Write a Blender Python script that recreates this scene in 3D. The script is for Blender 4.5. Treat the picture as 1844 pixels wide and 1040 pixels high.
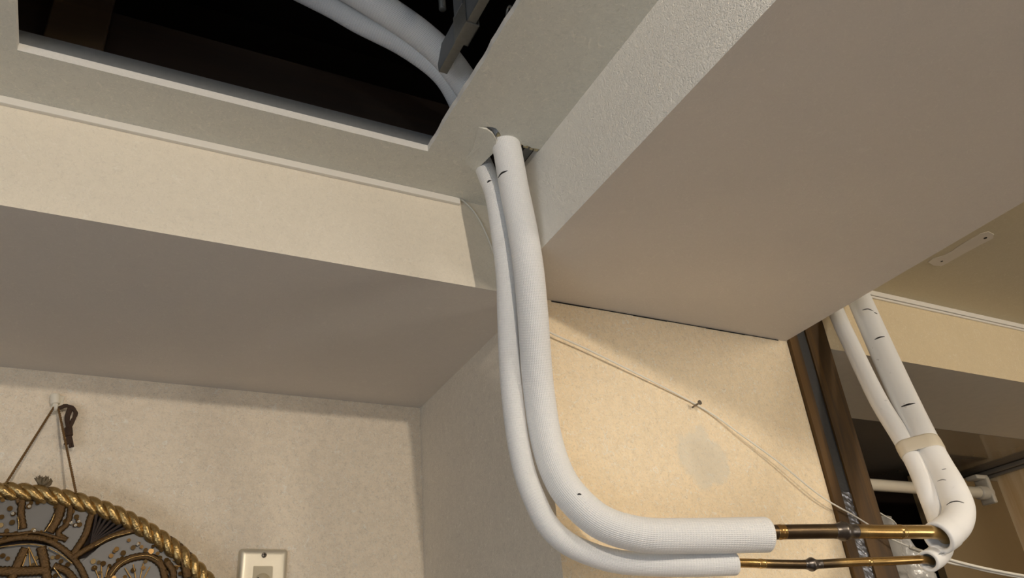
import bpy, bmesh, math, random
from mathutils import Vector, Matrix
from mathutils.bvhtree import BVHTree
random.seed(7)
PI = math.pi
for o in list(bpy.data.objects): bpy.data.objects.remove(o)
scn = bpy.context.scene
COL = scn.collection

# ------------------------------------------------------------------ camera
Z0 = 2.2                      # height of the beam undersides above the floor
F_PX = 1431.566
RW = Matrix(((0.8900231650, -0.4488219429, -0.0801101072),
             (0.1566874051, 0.4661307613, -0.8707302513),
             (0.4281446284, 0.7624178493, 0.4851919210)))      # rows: right, down, forward
CAM = Vector((-0.4283078, -0.7930217, -0.4974595 + Z0))
cd = bpy.data.cameras.new('camera'); cam = bpy.data.objects.new('camera', cd); COL.objects.link(cam)
cd.sensor_width = 36.0; cd.lens = F_PX / 1844 * 36.0; cd.clip_start = 0.01
m = Matrix((RW[0], -RW[1], -RW[2])).transposed().to_4x4(); m.translation = CAM
cam.matrix_world = m
scn.camera = cam

# ------------------------------------------------------------------ world, lights, exposure
scn.view_settings.view_transform = 'Standard'
scn.view_settings.look = 'None'
scn.view_settings.gamma = 1.0
scn.view_settings.use_curve_mapping = False
scn.view_settings.exposure = -0.05
scn.cycles.caustics_reflective = False; scn.cycles.caustics_refractive = False
w = bpy.data.worlds.new('world'); scn.world = w; w.use_nodes = True
w.node_tree.nodes['Background'].inputs[0].default_value = (0.6, 0.7, 0.9, 1)
w.node_tree.nodes['Background'].inputs[1].default_value = 0.0
def point(name, loc, power, color, radius):
    l = bpy.data.lights.new(name, 'POINT'); l.energy = power; l.color = color; l.shadow_soft_size = radius
    o = bpy.data.objects.new(name, l); COL.objects.link(o); o.location = loc; return o
def area(name, loc, target, power, color, sx, sy):
    l = bpy.data.lights.new(name, 'AREA'); l.energy = power; l.color = color; l.shape = 'RECTANGLE'; l.size = sx; l.size_y = sy
    o = bpy.data.objects.new(name, l); COL.objects.link(o); o.location = loc
    o.rotation_euler = (Vector(target) - Vector(loc)).to_track_quat('-Z', 'Y').to_euler(); return o
L_MAIN = point('ceiling_lamp_light', (-0.25, -1.45, Z0 + 0.095), 27.0, (1.0, 0.885, 0.76), 0.016)
L_SIDE = point('far_lamp_light', (0.80, -1.65, Z0 + 0.070), 38.0, (1.0, 0.90, 0.77), 0.12)
L_WIN = area('window_light', (-2.3, -1.7, Z0 - 1.0), (0.0, -0.3, Z0), 14.5, (0.74, 0.85, 1.0), 1.2, 1.0)
L_ROOM_FILL = area('far_room_fill', (2.6, -2.4, Z0 - 0.9), (1.0, 0.0, Z0), 15.0, (1.0, 0.95, 0.88), 0.9, 0.9)  # added soft fill in place of bounce light in the far room
L_COOL_FILL = area('cool_fill_light', (-0.75, -1.2, Z0 - 1.1), (-0.1, -0.1, Z0 + 0.2), 1.9, (0.82, 0.9, 1.0), 0.25, 0.25)  # small cool fill from below left, brightens the pipes

# ------------------------------------------------------------------ geometry helpers
H = 0.132                     # ceiling above the beam undersides
def ray(x, y):
    return (RW.transposed() @ Vector(((x - 922) / F_PX, (y - 520) / F_PX, 1.0)))
def pl(x, y, ax, v):
    """point of a real plane (axis ax at value v; z is measured from the beam underside) where a sight line meets it"""
    if ax == 2: v += Z0
    d = ray(x, y); return CAM + d * ((v - CAM[ax]) / d[ax])
def dp(x, y, z):
    """point at distance z along the viewing axis"""
    return CAM + ray(x, y) * z
def V(x, y, z): return Vector((x, y, z + Z0))

def link(name, me, parent=None, mat=None):
    o = bpy.data.objects.new(name, me); COL.objects.link(o)
    if parent is not None: o.parent = parent
    if mat is not None:
        for mm in (mat if isinstance(mat, (list, tuple)) else [mat]): me.materials.append(mm)
    return o
def tag(o, label=None, cat=None, group=None, kind=None):
    if label: o['label'] = label
    if cat: o['category'] = cat
    if group: o['group'] = group
    if kind: o['kind'] = kind
    return o
def struct(name, bm, mat, label=None, cat=None, smooth=False, parent=None):
    o = fin(name, bm, mat, parent, smooth)
    if parent is None: tag(o, label, cat, kind='structure')
    return o
def empty(name, loc):
    o = bpy.data.objects.new(name, None); COL.objects.link(o); o.location = loc; o.empty_display_size = 0.02; return o
def fin(name, bm, mat, parent=None, smooth=True):
    bmesh.ops.recalc_face_normals(bm, faces=bm.faces)
    me = bpy.data.meshes.new(name); bm.to_mesh(me); bm.free()
    for p in me.polygons: p.use_smooth = smooth
    if parent is not None:
        me.transform(Matrix.Translation(-parent_world(parent)))
    return link(name, me, parent, mat)
def parent_world(p):
    v = Vector((0, 0, 0))
    while p is not None:
        v = v + p.location; p = p.parent
    return v
def add_box(bm, lo, hi, bevel=0.0, mi=0):
    vs = [bm.verts.new((x, y, z)) for x in (lo[0], hi[0]) for y in (lo[1], hi[1]) for z in (lo[2], hi[2])]
    q = [(0, 1, 3, 2), (4, 6, 7, 5), (0, 4, 5, 1), (2, 3, 7, 6), (0, 2, 6, 4), (1, 5, 7, 3)]
    fs = [bm.faces.new([vs[i] for i in f]) for f in q]
    for f in fs: f.material_index = mi
    if bevel > 0:
        es = list({e for f in fs for e in f.edges})
        bmesh.ops.bevel(bm, geom=es, offset=bevel, segments=3, affect='EDGES', profile=0.5)
    return vs
def box(lo, hi, bevel=0.0):
    bm = bmesh.new(); add_box(bm, lo, hi, bevel); return bm
def slab(bm, pts, n, t):
    """polygon pts extruded by vector n*t"""
    a = [bm.verts.new(p) for p in pts]; b = [bm.verts.new(Vector(p) + Vector(n) * t) for p in pts]
    bm.faces.new(a); bm.faces.new(b[::-1])
    for i in range(len(a)):
        j = (i + 1) % len(a); bm.faces.new((a[i], a[j], b[j], b[i]))
def resample(pts, step):
    pts = [Vector(p) for p in pts]
    if len(pts) == 2:
        n = max(2, int((pts[1] - pts[0]).length / step)); return [pts[0].lerp(pts[1], i / n) for i in range(n + 1)]
    P = [pts[0] * 2 - pts[1]] + pts + [pts[-1] * 2 - pts[-2]]
    dense = []
    for i in range(1, len(P) - 2):
        p0, p1, p2, p3 = P[i - 1:i + 3]
        t0 = 0; t1 = t0 + max((p1 - p0).length, 1e-6) ** .5; t2 = t1 + max((p2 - p1).length, 1e-6) ** .5; t3 = t2 + max((p3 - p2).length, 1e-6) ** .5
        for k in range(24):
            t = t1 + (t2 - t1) * k / 24
            a1 = p0 * ((t1 - t) / (t1 - t0)) + p1 * ((t - t0) / (t1 - t0))
            a2 = p1 * ((t2 - t) / (t2 - t1)) + p2 * ((t - t1) / (t2 - t1))
            a3 = p2 * ((t3 - t) / (t3 - t2)) + p3 * ((t - t2) / (t3 - t2))
            b1 = a1 * ((t2 - t) / (t2 - t0)) + a2 * ((t - t0) / (t2 - t0))
            b2 = a2 * ((t3 - t) / (t3 - t1)) + a3 * ((t - t1) / (t3 - t1))
            dense.append(b1 * ((t2 - t) / (t2 - t1)) + b2 * ((t - t1) / (t2 - t1)))
    dense.append(pts[-1])
    L = [0]
    for i in range(1, len(dense)): L.append(L[-1] + (dense[i] - dense[i - 1]).length)
    n = max(2, int(L[-1] / step)); out = []; j = 0
    for k in range(n + 1):
        s = L[-1] * k / n
        while j < len(L) - 2 and L[j + 1] < s: j += 1
        f = (s - L[j]) / max(L[j + 1] - L[j], 1e-9); out.append(dense[j].lerp(dense[j + 1], min(max(f, 0), 1)))
    return out
def frames(path):
    T = []
    for i in range(len(path)):
        a = path[max(i - 1, 0)]; b = path[min(i + 1, len(path) - 1)]; T.append((b - a).normalized())
    n = T[0].orthogonal().normalized(); N = [n]
    for i in range(1, len(path)):
        n = T[i - 1].rotation_difference(T[i]) @ N[-1]; n = (n - T[i] * n.dot(T[i])).normalized(); N.append(n)
    return T, N
def add_tube(bm, pts, r, seg=24, step=0.004, start='round', end='round', rin=None, depth=0.05, raw=False):
    """swept tube; r number or function of (s, total); ends: 'round', 'flat', 'hollow'"""
    path = [Vector(p) for p in pts] if raw else resample(pts, step)
    T, N = frames(path); uvl = bm.loops.layers.uv.verify()
    S = [0]
    for i in range(1, len(path)): S.append(S[-1] + (path[i] - path[i - 1]).length)
    tot = S[-1]; rf = r if callable(r) else (lambda s, t: r)
    rings = []          # (centre, T, N, radius, s)
    def cap(i, sgn, mode):
        c, t, n, rr, s = path[i], T[i] * sgn, N[i], rf(S[i], tot), S[i]; out = []
        if mode == 'round':
            h = min(rr * 0.35, 0.006)
            for a in (20, 40, 60, 75): out.append((c + t * h * math.sin(math.radians(a)), T[i], n, rr - h * (1 - math.cos(math.radians(a))), s + sgn * h * math.radians(a)))
            out.append((c + t * h, T[i], n, 1e-4, s + sgn * rr))
        elif mode == 'flat':
            out.append((c, T[i], n, 1e-4, s + sgn * rr))
        elif mode == 'hollow':
            ri = rin; mid = (rr + ri) / 2; h = (rr - ri) * 0.35
            out.append((c + t * h * .7, T[i], n, rr - h * .4, s + sgn * .001)); out.append((c + t * h, T[i], n, mid, s + sgn * .003)); out.append((c + t * h * .7, T[i], n, ri + h * .4, s + sgn * .005)); out.append((c, T[i], n, ri, s + sgn * .006))
            step_in = 1; acc = 0; j = i
            while 0 <= j - sgn < len(path) and acc < depth:
                acc += (path[j - sgn] - path[j]).length; j -= sgn
                out.append((path[j], T[j], N[j], ri, s + sgn * (.006 + acc)))
            out.append((path[j], T[j], N[j], 1e-4, s))
        return out
    rings += cap(0, -1, start)[::-1]
    for i in range(len(path)): rings.append((path[i], T[i], N[i], rf(S[i], tot), S[i]))
    rings += cap(len(path) - 1, 1, end)
    vr = []
    for c, t, n, rr, s in rings:
        b = t.cross(n).normalized()
        vr.append([bm.verts.new(c + (n * math.cos(2 * PI * k / seg) + b * math.sin(2 * PI * k / seg)) * rr) for k in range(seg)])
    for i in range(len(vr) - 1):
        for k in range(seg):
            k2 = (k + 1) % seg
            f = bm.faces.new((vr[i][k], vr[i][k2], vr[i + 1][k2], vr[i + 1][k])); f.smooth = True
            for lp, (ii, kk) in zip(f.loops, ((i, k), (i, k + 1), (i + 1, k + 1), (i + 1, k))):
                lp[uvl].uv = (rings[ii][4], kk / seg)
    return path
def tube(pts, r, **k):
    bm = bmesh.new(); add_tube(bm, pts, r, **k); return bm
def add_cyl(bm, a, b, r, seg=24): add_tube(bm, [a, b], r, seg=seg, step=10, start='flat', end='flat')
def add_disc(bm, c, n, r, t, seg=16):
    n = Vector(n).normalized(); u = n.orthogonal().normalized(); v = n.cross(u)
    slab(bm, [Vector(c) + (u * math.cos(2 * PI * i / seg) + v * math.sin(2 * PI * i / seg)) * r for i in range(seg)], n, t)

# ------------------------------------------------------------------ materials
def lin(c):
    if isinstance(c, str): c = [int(c[i:i + 2], 16) / 255 for i in (0, 2, 4)]
    return tuple((x / 12.92 if x <= 0.04045 else ((x + 0.055) / 1.055) ** 2.4) for x in c) + (1.0,)
class NT:
    def __init__(s, name):
        s.m = bpy.data.materials.new(name); s.m.use_nodes = True; s.t = s.m.node_tree; s.b = s.t.nodes['Principled BSDF']
    def n(s, typ, **kw):
        x = s.t.nodes.new(typ)
        for k, v in kw.items():
            if k.startswith('i_'):
                key = k[2:]; key = int(key) if key.isdigit() else key.replace('_', ' ')
                if hasattr(v, 'is_linked') or isinstance(v, bpy.types.NodeSocket): s.t.links.new(v, x.inputs[key])
                else: x.inputs[key].default_value = v
            else: setattr(x, k, v)
        return x
    def math(s, op, a, b=0.0, c=0.0, clamp=False):
        x = s.n('ShaderNodeMath', operation=op); x.use_clamp = clamp
        for i, v in enumerate((a, b, c)):
            if isinstance(v, bpy.types.NodeSocket): s.t.links.new(v, x.inputs[i])
            else: x.inputs[i].default_value = v
        return x.outputs[0]
    def mix(s, f, a, b):
        x = s.n('ShaderNodeMix', data_type='RGBA')
        for i, v in ((0, f), (6, a), (7, b)):
            if isinstance(v, bpy.types.NodeSocket): s.t.links.new(v, x.inputs[i])
            else: x.inputs[i].default_value = v
        return x.outputs[2]
    def noise(s, scale, detail=3.0, vec=None, dist=0.0, rough=0.5):
        x = s.n('ShaderNodeTexNoise'); x.inputs['Scale'].default_value = scale; x.inputs['Detail'].default_value = detail
        x.inputs['Distortion'].default_value = dist; x.inputs['Roughness'].default_value = rough
        if vec is not None: s.t.links.new(vec, x.inputs['Vector'])
        return x.outputs[0]
    def ramp(s, v, lo, hi):
        x = s.n('ShaderNodeMapRange'); x.interpolation_type = 'SMOOTHSTEP'; s.t.links.new(v, x.inputs[0]); x.inputs[1].default_value = lo; x.inputs[2].default_value = hi
        return x.outputs[0]
    def pos(s, scale=None, off=None):
        g = s.n('ShaderNodeNewGeometry').outputs['Position']
        if scale or off:
            mp = s.n('ShaderNodeMapping'); s.t.links.new(g, mp.inputs[0])
            if scale: mp.inputs['Scale'].default_value = scale
            if off: mp.inputs['Location'].default_value = off
            g = mp.outputs[0]
        return g
    def set(s, **kw):
        for k, v in kw.items():
            k = {'color': 'Base Color', 'rough': 'Roughness', 'metal': 'Metallic', 'spec': 'Specular IOR Level', 'trans': 'Transmission Weight', 'sheen': 'Sheen Weight', 'normal': 'Normal', 'alpha': 'Alpha', 'ior': 'IOR', 'coat': 'Coat Weight', 'sss': 'Subsurface Weight'}[k]
            if isinstance(v, bpy.types.NodeSocket): s.t.links.new(v, s.b.inputs[k])
            else: s.b.inputs[k].default_value = v
        return s.m
    def bump(s, h, strength=0.5, dist=0.001):
        x = s.n('ShaderNodeBump'); x.inputs['Strength'].default_value = strength; x.inputs['Distance'].default_value = dist
        s.t.links.new(h, x.inputs['Height']); return x.outputs[0]

def plain(name, c, rough=0.6, metal=0.0, var=0.06, scale=60, bump=0.0, **kw):
    t = NT(name); n = t.noise(scale, 4, t.pos())
    a = lin(c); d = tuple(x * (1 - var * 2) for x in a[:3]) + (1,)
    t.set(color=t.mix(n, d, a), rough=rough, metal=metal, **kw)
    if bump: t.set(normal=t.bump(n, bump, 0.001))
    return t.m
def paper(name, c, fib=1.0, bump=0.35, soft=False, stain=None, fscale=1.0):
    """fibre-flecked wallpaper"""
    t = NT(name); p = t.pos(); base = lin(c); dk = tuple(x * .55 for x in base[:3]) + (1,); lt = lin('fff8e8')
    big = t.noise(9, 3, p); mid = t.noise(80, 3, p); fine = t.noise(330, 3, p)
    col = t.mix(t.math('MULTIPLY', t.ramp(big, .3, .7), .06), base, dk)
    col = t.mix(t.math('MULTIPLY', t.ramp(mid, .35, .7), .16 * fib), col, dk)
    col = t.mix(t.math('MULTIPLY', t.ramp(fine, .45, .75), .22 * fib), col, dk)
    hs = []
    for i, (sc, w_, m_, dark) in enumerate(((42, .014, .56, 0), (80, .022, .54, 0), (130, .030, .52, 1), (210, .05, .50, 1), (260, .05, .48, 0))):
        q = t.pos(off=(i * 3.1, i * 1.7, i * 2.3)); nn = t.noise(sc * fscale, 0.5, q, 0.8)
        line = t.math('SUBTRACT', 1.0, t.ramp(t.math('ABSOLUTE', t.math('SUBTRACT', nn, 0.5)), 0.0, w_))
        msk = t.ramp(t.noise(sc * .9 * fscale, 1, t.pos(off=(9 + i, 4, 2))), m_, m_ + .05)
        f = t.math('MULTIPLY', line, msk)
        col = t.mix(t.math('MULTIPLY', f, ((.30 if dark else .75) * fib)), col, dk if dark else lt)
        hs.append(f if not dark else t.math('MULTIPLY', f, -.6))
    if stain:
        q = t.n('ShaderNodeVectorMath', operation='DISTANCE'); t.t.links.new(t.pos(), q.inputs[0]); q.inputs[1].default_value = stain[0]
        d = t.math('ADD', q.outputs['Value'], t.math('MULTIPLY', t.math('SUBTRACT', t.noise(34, 5, p), .5), .045))
        disc = t.math('SUBTRACT', 1.0, t.ramp(d, stain[1] * .78, stain[1] * 1.06))
        col = t.mix(t.math('MULTIPLY', disc, .50), col, lin('e0dac9'))
        core = t.math('SUBTRACT', 1.0, t.ramp(d, stain[1] * .3, stain[1] * .75))
        col = t.mix(t.math('MULTIPLY', core, .12), col, lin('a4967a'))
    h = t.math('ADD', hs[0], hs[1])
    for x in hs[2:]: h = t.math('ADD', h, x)
    h = t.math('ADD', h, t.math('MULTIPLY', fine, 1.0)); h = t.math('ADD', h, t.math('MULTIPLY', t.noise(150, 2, p), 1.0))
    t.set(color=col, rough=.92, spec=.15, normal=t.bump(h, bump, .0009)); return t.m
def embossed(name, c):
    t = NT(name); p = t.pos(); a = t.noise(230, 1.5, p, 1.0); b = t.noise(520, 2, p); q = t.noise(120, 1, t.pos(off=(4, 2, 7)), .8)
    r1 = t.ramp(t.math('ABSOLUTE', t.math('SUBTRACT', a, .5)), 0, .06); r2 = t.ramp(t.math('ABSOLUTE', t.math('SUBTRACT', q, .5)), 0, .05)
    h = t.math('ADD', t.math('ADD', r1, t.math('MULTIPLY', r2, .6)), t.math('MULTIPLY', b, .8))
    t.set(color=lin(c), rough=.85, spec=.25, normal=t.bump(h, .6, .0009)); return t.m
def wood(name, c1, c2, axis=2, sc=1.0, knots=False, rough=.6):
    t = NT(name); s_ = [28 * sc] * 3; s_[axis] = 1.6 * sc
    p = t.pos(scale=s_); n = t.noise(1.6, 5, p, .8, .6); k = t.noise(5, 3, p, .3)
    col = t.mix(t.ramp(n, .35, .68), lin(c1), lin(c2)); col = t.mix(t.math('MULTIPLY', t.ramp(k, .5, .75), .35), col, lin(c1))
    if knots:
        v = t.n('ShaderNodeTexVoronoi'); v.inputs['Scale'].default_value = 4.5; s2 = [1.6] * 3; s2[axis] = .7; t.t.links.new(t.pos(scale=s2), v.inputs['Vector'])
        col = t.mix(t.math('SUBTRACT', 1.0, t.ramp(v.outputs['Distance'], .05, .12)), col, lin('2a1608'))
    t.set(color=col, rough=rough, normal=t.bump(n, .2, .001)); return t.m
def sleeve(name, c, woven=True):
    t = NT(name); uv = t.n('ShaderNodeUVMap').outputs[0]; sp = t.n('ShaderNodeSeparateXYZ'); t.t.links.new(uv, sp.inputs[0])
    u, v = sp.outputs[0], sp.outputs[1]
    if woven:
        a = t.math('SINE', t.math('MULTIPLY', u, 2 * PI / .0030)); b = t.math('SINE', t.math('MULTIPLY', v, 2 * PI * 56))
        h = t.math('ADD', t.math('MULTIPLY', a, .3), t.math('MULTIPLY', b, .5)); h = t.math('ADD', h, t.math('MULTIPLY', t.math('MULTIPLY', a, b), .4))
        dirt = t.ramp(t.noise(30, 4, t.pos()), .6, .8)
        t.set(color=t.mix(t.math('MULTIPLY', dirt, .12), lin(c), lin('b8b0a4')), rough=.75, spec=.25, normal=t.bump(h, .55, .0006), sheen=.1)
    else:
        g = t.ramp(t.noise(26, 5, t.pos(scale=(1, 1, .5)), .8), .60, .72); s2 = t.ramp(t.noise(140, 3, t.pos(scale=(.3, 1, 1))), .64, .72)
        t.set(color=t.mix(t.math('MULTIPLY', t.math('MULTIPLY', g, s2), .5), lin(c), lin('8a8070')), rough=.5, spec=.35, normal=t.bump(t.noise(60, 3, t.pos()), .12, .001))
    return t.m
def copper(name, hot):
    """copper tube, heat-darkened around the brazed joints; hot = list of (u, width)"""
    t = NT(name); uv = t.n('ShaderNodeUVMap').outputs[0]; sp = t.n('ShaderNodeSeparateXYZ'); t.t.links.new(uv, sp.inputs[0]); u = sp.outputs[0]
    n = t.noise(30, 3, t.pos(scale=(1, 1, 3)))
    col = t.mix(t.ramp(t.noise(18, 3, t.pos()), .4, .65), lin('c6a468'), lin('9c7a48'))
    tot = None
    for c, w_ in hot:
        d = t.math('ADD', t.math('ABSOLUTE', t.math('SUBTRACT', u, c)), t.math('MULTIPLY', t.math('SUBTRACT', n, .5), .02))
        f = t.math('SUBTRACT', 1.0, t.ramp(d, w_ * .45, w_)); tot = f if tot is None else t.math('MAXIMUM', tot, f)
    col = t.mix(t.math('MULTIPLY', tot, .85), col, lin('3c342e'))
    t.set(color=col, metal=.85, rough=t.math('ADD', .24, t.math('MULTIPLY', tot, .14))); return t.m

STAIN_C = pl(1268, 826, 1, 0.0)
M = {}
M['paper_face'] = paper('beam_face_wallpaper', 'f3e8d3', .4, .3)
M['paper_col'] = paper('column_wallpaper', 'fde8c4', .9, .45, stain=(STAIN_C, .043))
M['paper_wall'] = paper('back_wall_wallpaper', 'fbebd2', 1.0, .45)
M['paper_side'] = paper('side_wallpaper', 'e6dccb', .6, .4)
M['paper_ceil'] = paper('ceiling_wallpaper', 'e0ddd0', .42, .32, fscale=.8)
M['paper_ceil2'] = paper('far_ceiling_paper', 'd2c6a8', .15, .15)
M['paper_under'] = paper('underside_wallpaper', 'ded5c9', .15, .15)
M['emboss'] = embossed('embossed_wallpaper', 'f2ede2')
M['gyp'] = plain('gypsum_cut_edge', 'f0ece2', .95, bump=.6, scale=300)
M['gyp_rough'] = plain('torn_gypsum', 'd9c9a0', .95, bump=1.0, scale=400, var=.2)
M['molding'] = plain('moulding_plastic', 'ece6da', .4, var=.02)
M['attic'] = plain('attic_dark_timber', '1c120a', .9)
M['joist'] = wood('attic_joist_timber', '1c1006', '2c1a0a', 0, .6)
M['joist2'] = wood('attic_pale_timber', '2e2010', '3c2c18', 0, .6)
M['steel'] = plain('galvanised_steel', '9a9890', .5, .7, .12, 200)
M['steel_d'] = plain('dull_galvanised_steel', '8a8c8c', .6, .5, .1, 150)
M['knit'] = sleeve('woven_white_insulation', 'f2f1ee', True)
M['smooth'] = sleeve('smooth_white_insulation', 'f6f4ef', False)
M['ink'] = plain('black_marker_ink', '15120f', .5, var=0)
M['tape'] = plain('beige_tape', 'e6dac2', .42, var=.05, scale=30)
M['solder'] = plain('braze_metal', '77706a', .32, .9, .2, 200)
M['cable'] = plain('white_cable_jacket', 'efe9da', .45, var=.02)
M['nail'] = plain('grey_nail_metal', '8a8278', .35, .9)
M['post'] = wood('post_timber', '3e2a0e', '624416', 2, 1.0, rough=.55)
M['steel_dark'] = plain('dark_grooved_steel', '4c4c4c', .5, .4, .1, 150)
M['foil'] = plain('crinkled_foil_strip', '909094', .35, .8, .25, 90, bump=1.0)
M['closet'] = plain('closet_gloss_board', '948a7a', .08, var=.03, coat=.5)
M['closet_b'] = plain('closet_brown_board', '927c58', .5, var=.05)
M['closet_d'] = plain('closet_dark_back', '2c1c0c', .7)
M['ply'] = wood('pale_plywood', 'e0bc84', 'f6deb4', 2, .4, knots=True)
M['rail'] = plain('cream_rail_enamel', 'f2e8d2', .2, var=.01)
M['clear'] = plain('cloudy_plastic', 'e0d6c2', .3, var=.05, trans=.3)
M['plate'] = plain('brushed_plate_metal', 'd8d0bc', .38, .55, .03, 300)
M['ivory'] = plain('ivory_plastic', 'd6c8a8', .45, var=.02)
M['black'] = plain('black_slot', '080605', .8)
M['floor'] = wood('floor_boards', '4a3c30', '584a3c', 0, .5)
M['room'] = plain('plain_room_wall', 'aaa094', .9)
M['patch'] = plain('filler_patch', 'e6dccb', .85, var=.06, scale=40)
def sheetmat():
    t = NT('clear_polythene'); t.set(color=lin('e8e4dc'), rough=.18, alpha=.42, spec=.9, normal=t.bump(t.noise(40, 3, t.pos(), 1.0), .6, .004)); return t.m
M['sheet'] = sheetmat()
# hat
M['velvet'] = plain('dark_brown_velvet', '24140a', .85, sheen=.4)
M['satin'] = plain('pale_grey_satin', '6c6862', .42, var=.12, scale=14, sheen=.2)
M['gold'] = plain('gold_braid', 'd0ae72', .27, .9, .3, 260, bump=1.0)
M['goldd'] = plain('brown_gold_embroidery', '74562e', .5, .55, .35, 420, bump=1.2)
M['seq'] = plain('bronze_sequin', '806238', .28, .85, .3, 200)
M['thread'] = plain('gold_thread', 'c49a58', .4, .6, .2, 500)
M['bead'] = plain('clear_bead', 'b8ad98', .1, .3)
M['cord'] = plain('brown_gold_cord', '8a6636', .55, .3, .25, 700, bump=.8)

# ------------------------------------------------------------------ room shell
D = 0.415                       # depth of the recess behind the beams
XL, XR, YF = -2.6, 3.0, -3.2
A_ = 0.048; B_ = 0.499; BR = 0.497
T_ = 0.0095                     # board thickness

def flat(pts, mat_i=0): return pts
def panel_with_hole(outer, holes, z, t):
    bm = bmesh.new(); loops = []
    for lp in [outer] + holes:
        vs = [bm.verts.new((p[0], p[1], z)) for p in lp]
        for i in range(len(vs)): bm.edges.new((vs[i], vs[(i + 1) % len(vs)]))
        loops.append(vs)
    bmesh.ops.triangle_fill(bm, use_beauty=True, use_dissolve=False, edges=list(bm.edges))
    r = bmesh.ops.extrude_face_region(bm, geom=list(bm.faces))
    vs = [g for g in r['geom'] if isinstance(g, bmesh.types.BMVert)]
    bmesh.ops.translate(bm, vec=(0, 0, t), verts=vs)
    bmesh.ops.recalc_face_normals(bm, faces=bm.faces)
    for f in bm.faces:
        if abs(f.normal.z) < .5: f.material_index = 1
    return bm
def zc(x, y): p = pl(x, y, 2, H); return (p.x, p.y)
OX0, OX1, OY1, OY0 = -0.565, -0.1285, -0.0805, -0.525
# wavy knife-cut edge on the right side of the hatch opening
op = [(OX0, OY0), (OX0, OY1), (OX1, OY1)]
yy = OY1 - .012
while yy > OY0 + .01:
    op.append((OX1 + random.uniform(-.0012, .0010), yy)); yy -= random.uniform(.010, .022)
op.append((OX1, OY0))
torn = [zc(*q) for q in [(966, 267), (957, 266), (950, 262), (944, 263), (938, 259), (930, 257), (922, 252), (914, 251), (908, 247), (903, 246), (899, 238), (893, 231), (884, 228), (864, 228.5)]]
tornb = [zc(*q) for q in [(857, 262), (856, 292), (864, 306), (880, 318), (905, 327), (925, 325)]]
outer = [(XL, 0.0), (XL, YF), (0.0, YF), (0.0, torn[0][1])] + torn[1:] + tornb + [(0.0, tornb[-1][1]), (0.0, 0.0)]
ceil = struct('ceiling', panel_with_hole(outer, [op], Z0 + H, T_), [M['paper_ceil'], M['gyp']], 'grey-green wallpapered plasterboard ceiling with a square hatch cut open and a torn pipe hole', 'ceiling')
# crumbs of torn paper and gypsum along the cut and torn edges
bm = bmesh.new()
for q in [(903, 246), (907, 248), (911, 250), (916, 252), (922, 253), (935, 259), (947, 263), (958, 267), (964, 268), (900, 243)]:
    p = pl(q[0], q[1], 2, H + .002); s_ = random.uniform(.0012, .0026)
    add_box(bm, p - Vector((s_ * 1.6, s_, .0015)), p + Vector((s_ * 1.6, s_, .002)), .0004)
fin('torn_edge', bm, M['gyp_rough'], ceil, False)
# peeled tongue of ceiling board hanging at the torn hole
flap_px = [(862, 229), (876, 233), (887, 241), (893, 251), (893, 263), (888, 276), (876, 288), (866, 297), (857, 307), (851, 306), (845, 299), (838, 296), (840, 285), (852, 268), (856, 250)]
h0_ = pl(862, 229, 2, H); h1_ = pl(838, 297, 2, H); hd_ = (h1_ - h0_).normalized(); hn_ = Vector((-hd_.y, hd_.x, 0))
def fdrop(x, y): return abs((pl(x, y, 2, H) - h0_).dot(hn_)) * .22
drop = [fdrop(x, y) for x, y in flap_px]
bm = bmesh.new(); c2 = pl(866, 264, 2, H - fdrop(866, 264) - .0005)
up = [pl(x, y, 2, H - d - .0005) for (x, y), d in zip(flap_px, drop)]
vt = [bm.verts.new(p) for p in up]; vb = [bm.verts.new(p + Vector((0, 0, .003))) for p in up]
cc = bm.verts.new(c2); cb = bm.verts.new(c2 + Vector((0, 0, .003)))
for i in range(len(vt)):
    j = (i + 1) % len(vt); bm.faces.new((vt[i], vt[j], cc)); bm.faces.new((vb[j], vb[i], cb)); bm.faces.new((vt[i], vb[i], vb[j], vt[j]))
fin('peeled_flap', bm, M['paper_ceil'], ceil, False)['label'] = 'peeled tongue of ceiling paper hanging beside the white pipes'

ceil2 = struct('ceiling', box((BR, YF, Z0 + H), (XR, 0, Z0 + H + T_)), M['paper_ceil2'], 'olive-grey ceiling of the far room right of the wide beam', 'ceiling')
# beams: each face its own paper
def beam(name, lo, hi, mats, label):
    bm = bmesh.new(); add_box(bm, lo, hi); bmesh.ops.recalc_face_normals(bm, faces=bm.faces)
    for f in bm.faces:
        n = f.normal; f.material_index = 1 if n.z < -.5 else (2 if abs(n.x) > .5 else 0)
    return struct(name, bm, mats, label, 'beam')
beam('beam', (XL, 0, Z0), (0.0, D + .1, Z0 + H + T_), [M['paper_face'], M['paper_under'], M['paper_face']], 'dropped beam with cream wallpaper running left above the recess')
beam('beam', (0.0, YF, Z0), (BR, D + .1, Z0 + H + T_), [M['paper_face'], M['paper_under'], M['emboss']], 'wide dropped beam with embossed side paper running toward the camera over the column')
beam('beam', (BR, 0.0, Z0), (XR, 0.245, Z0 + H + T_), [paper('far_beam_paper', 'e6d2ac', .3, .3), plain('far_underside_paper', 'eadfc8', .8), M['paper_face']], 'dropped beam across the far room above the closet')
struct('wall_back', box((XL, D, 0), (A_ + .02, D + .1, Z0)), M['paper_wall'], 'cream fibre wallpaper wall behind the sombrero and the outlet', 'wall')
bm = bmesh.new(); add_box(bm, (A_, 0, 0), (B_, D + .02, Z0)); bmesh.ops.recalc_face_normals(bm, faces=bm.faces)
for f in bm.faces: f.material_index = 1 if abs(f.normal.x) > .5 else 0
struct('column', bm, [M['paper_col'], M['paper_side']], 'square wallpapered column under the wide beam with a round pale stain', 'column')
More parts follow.
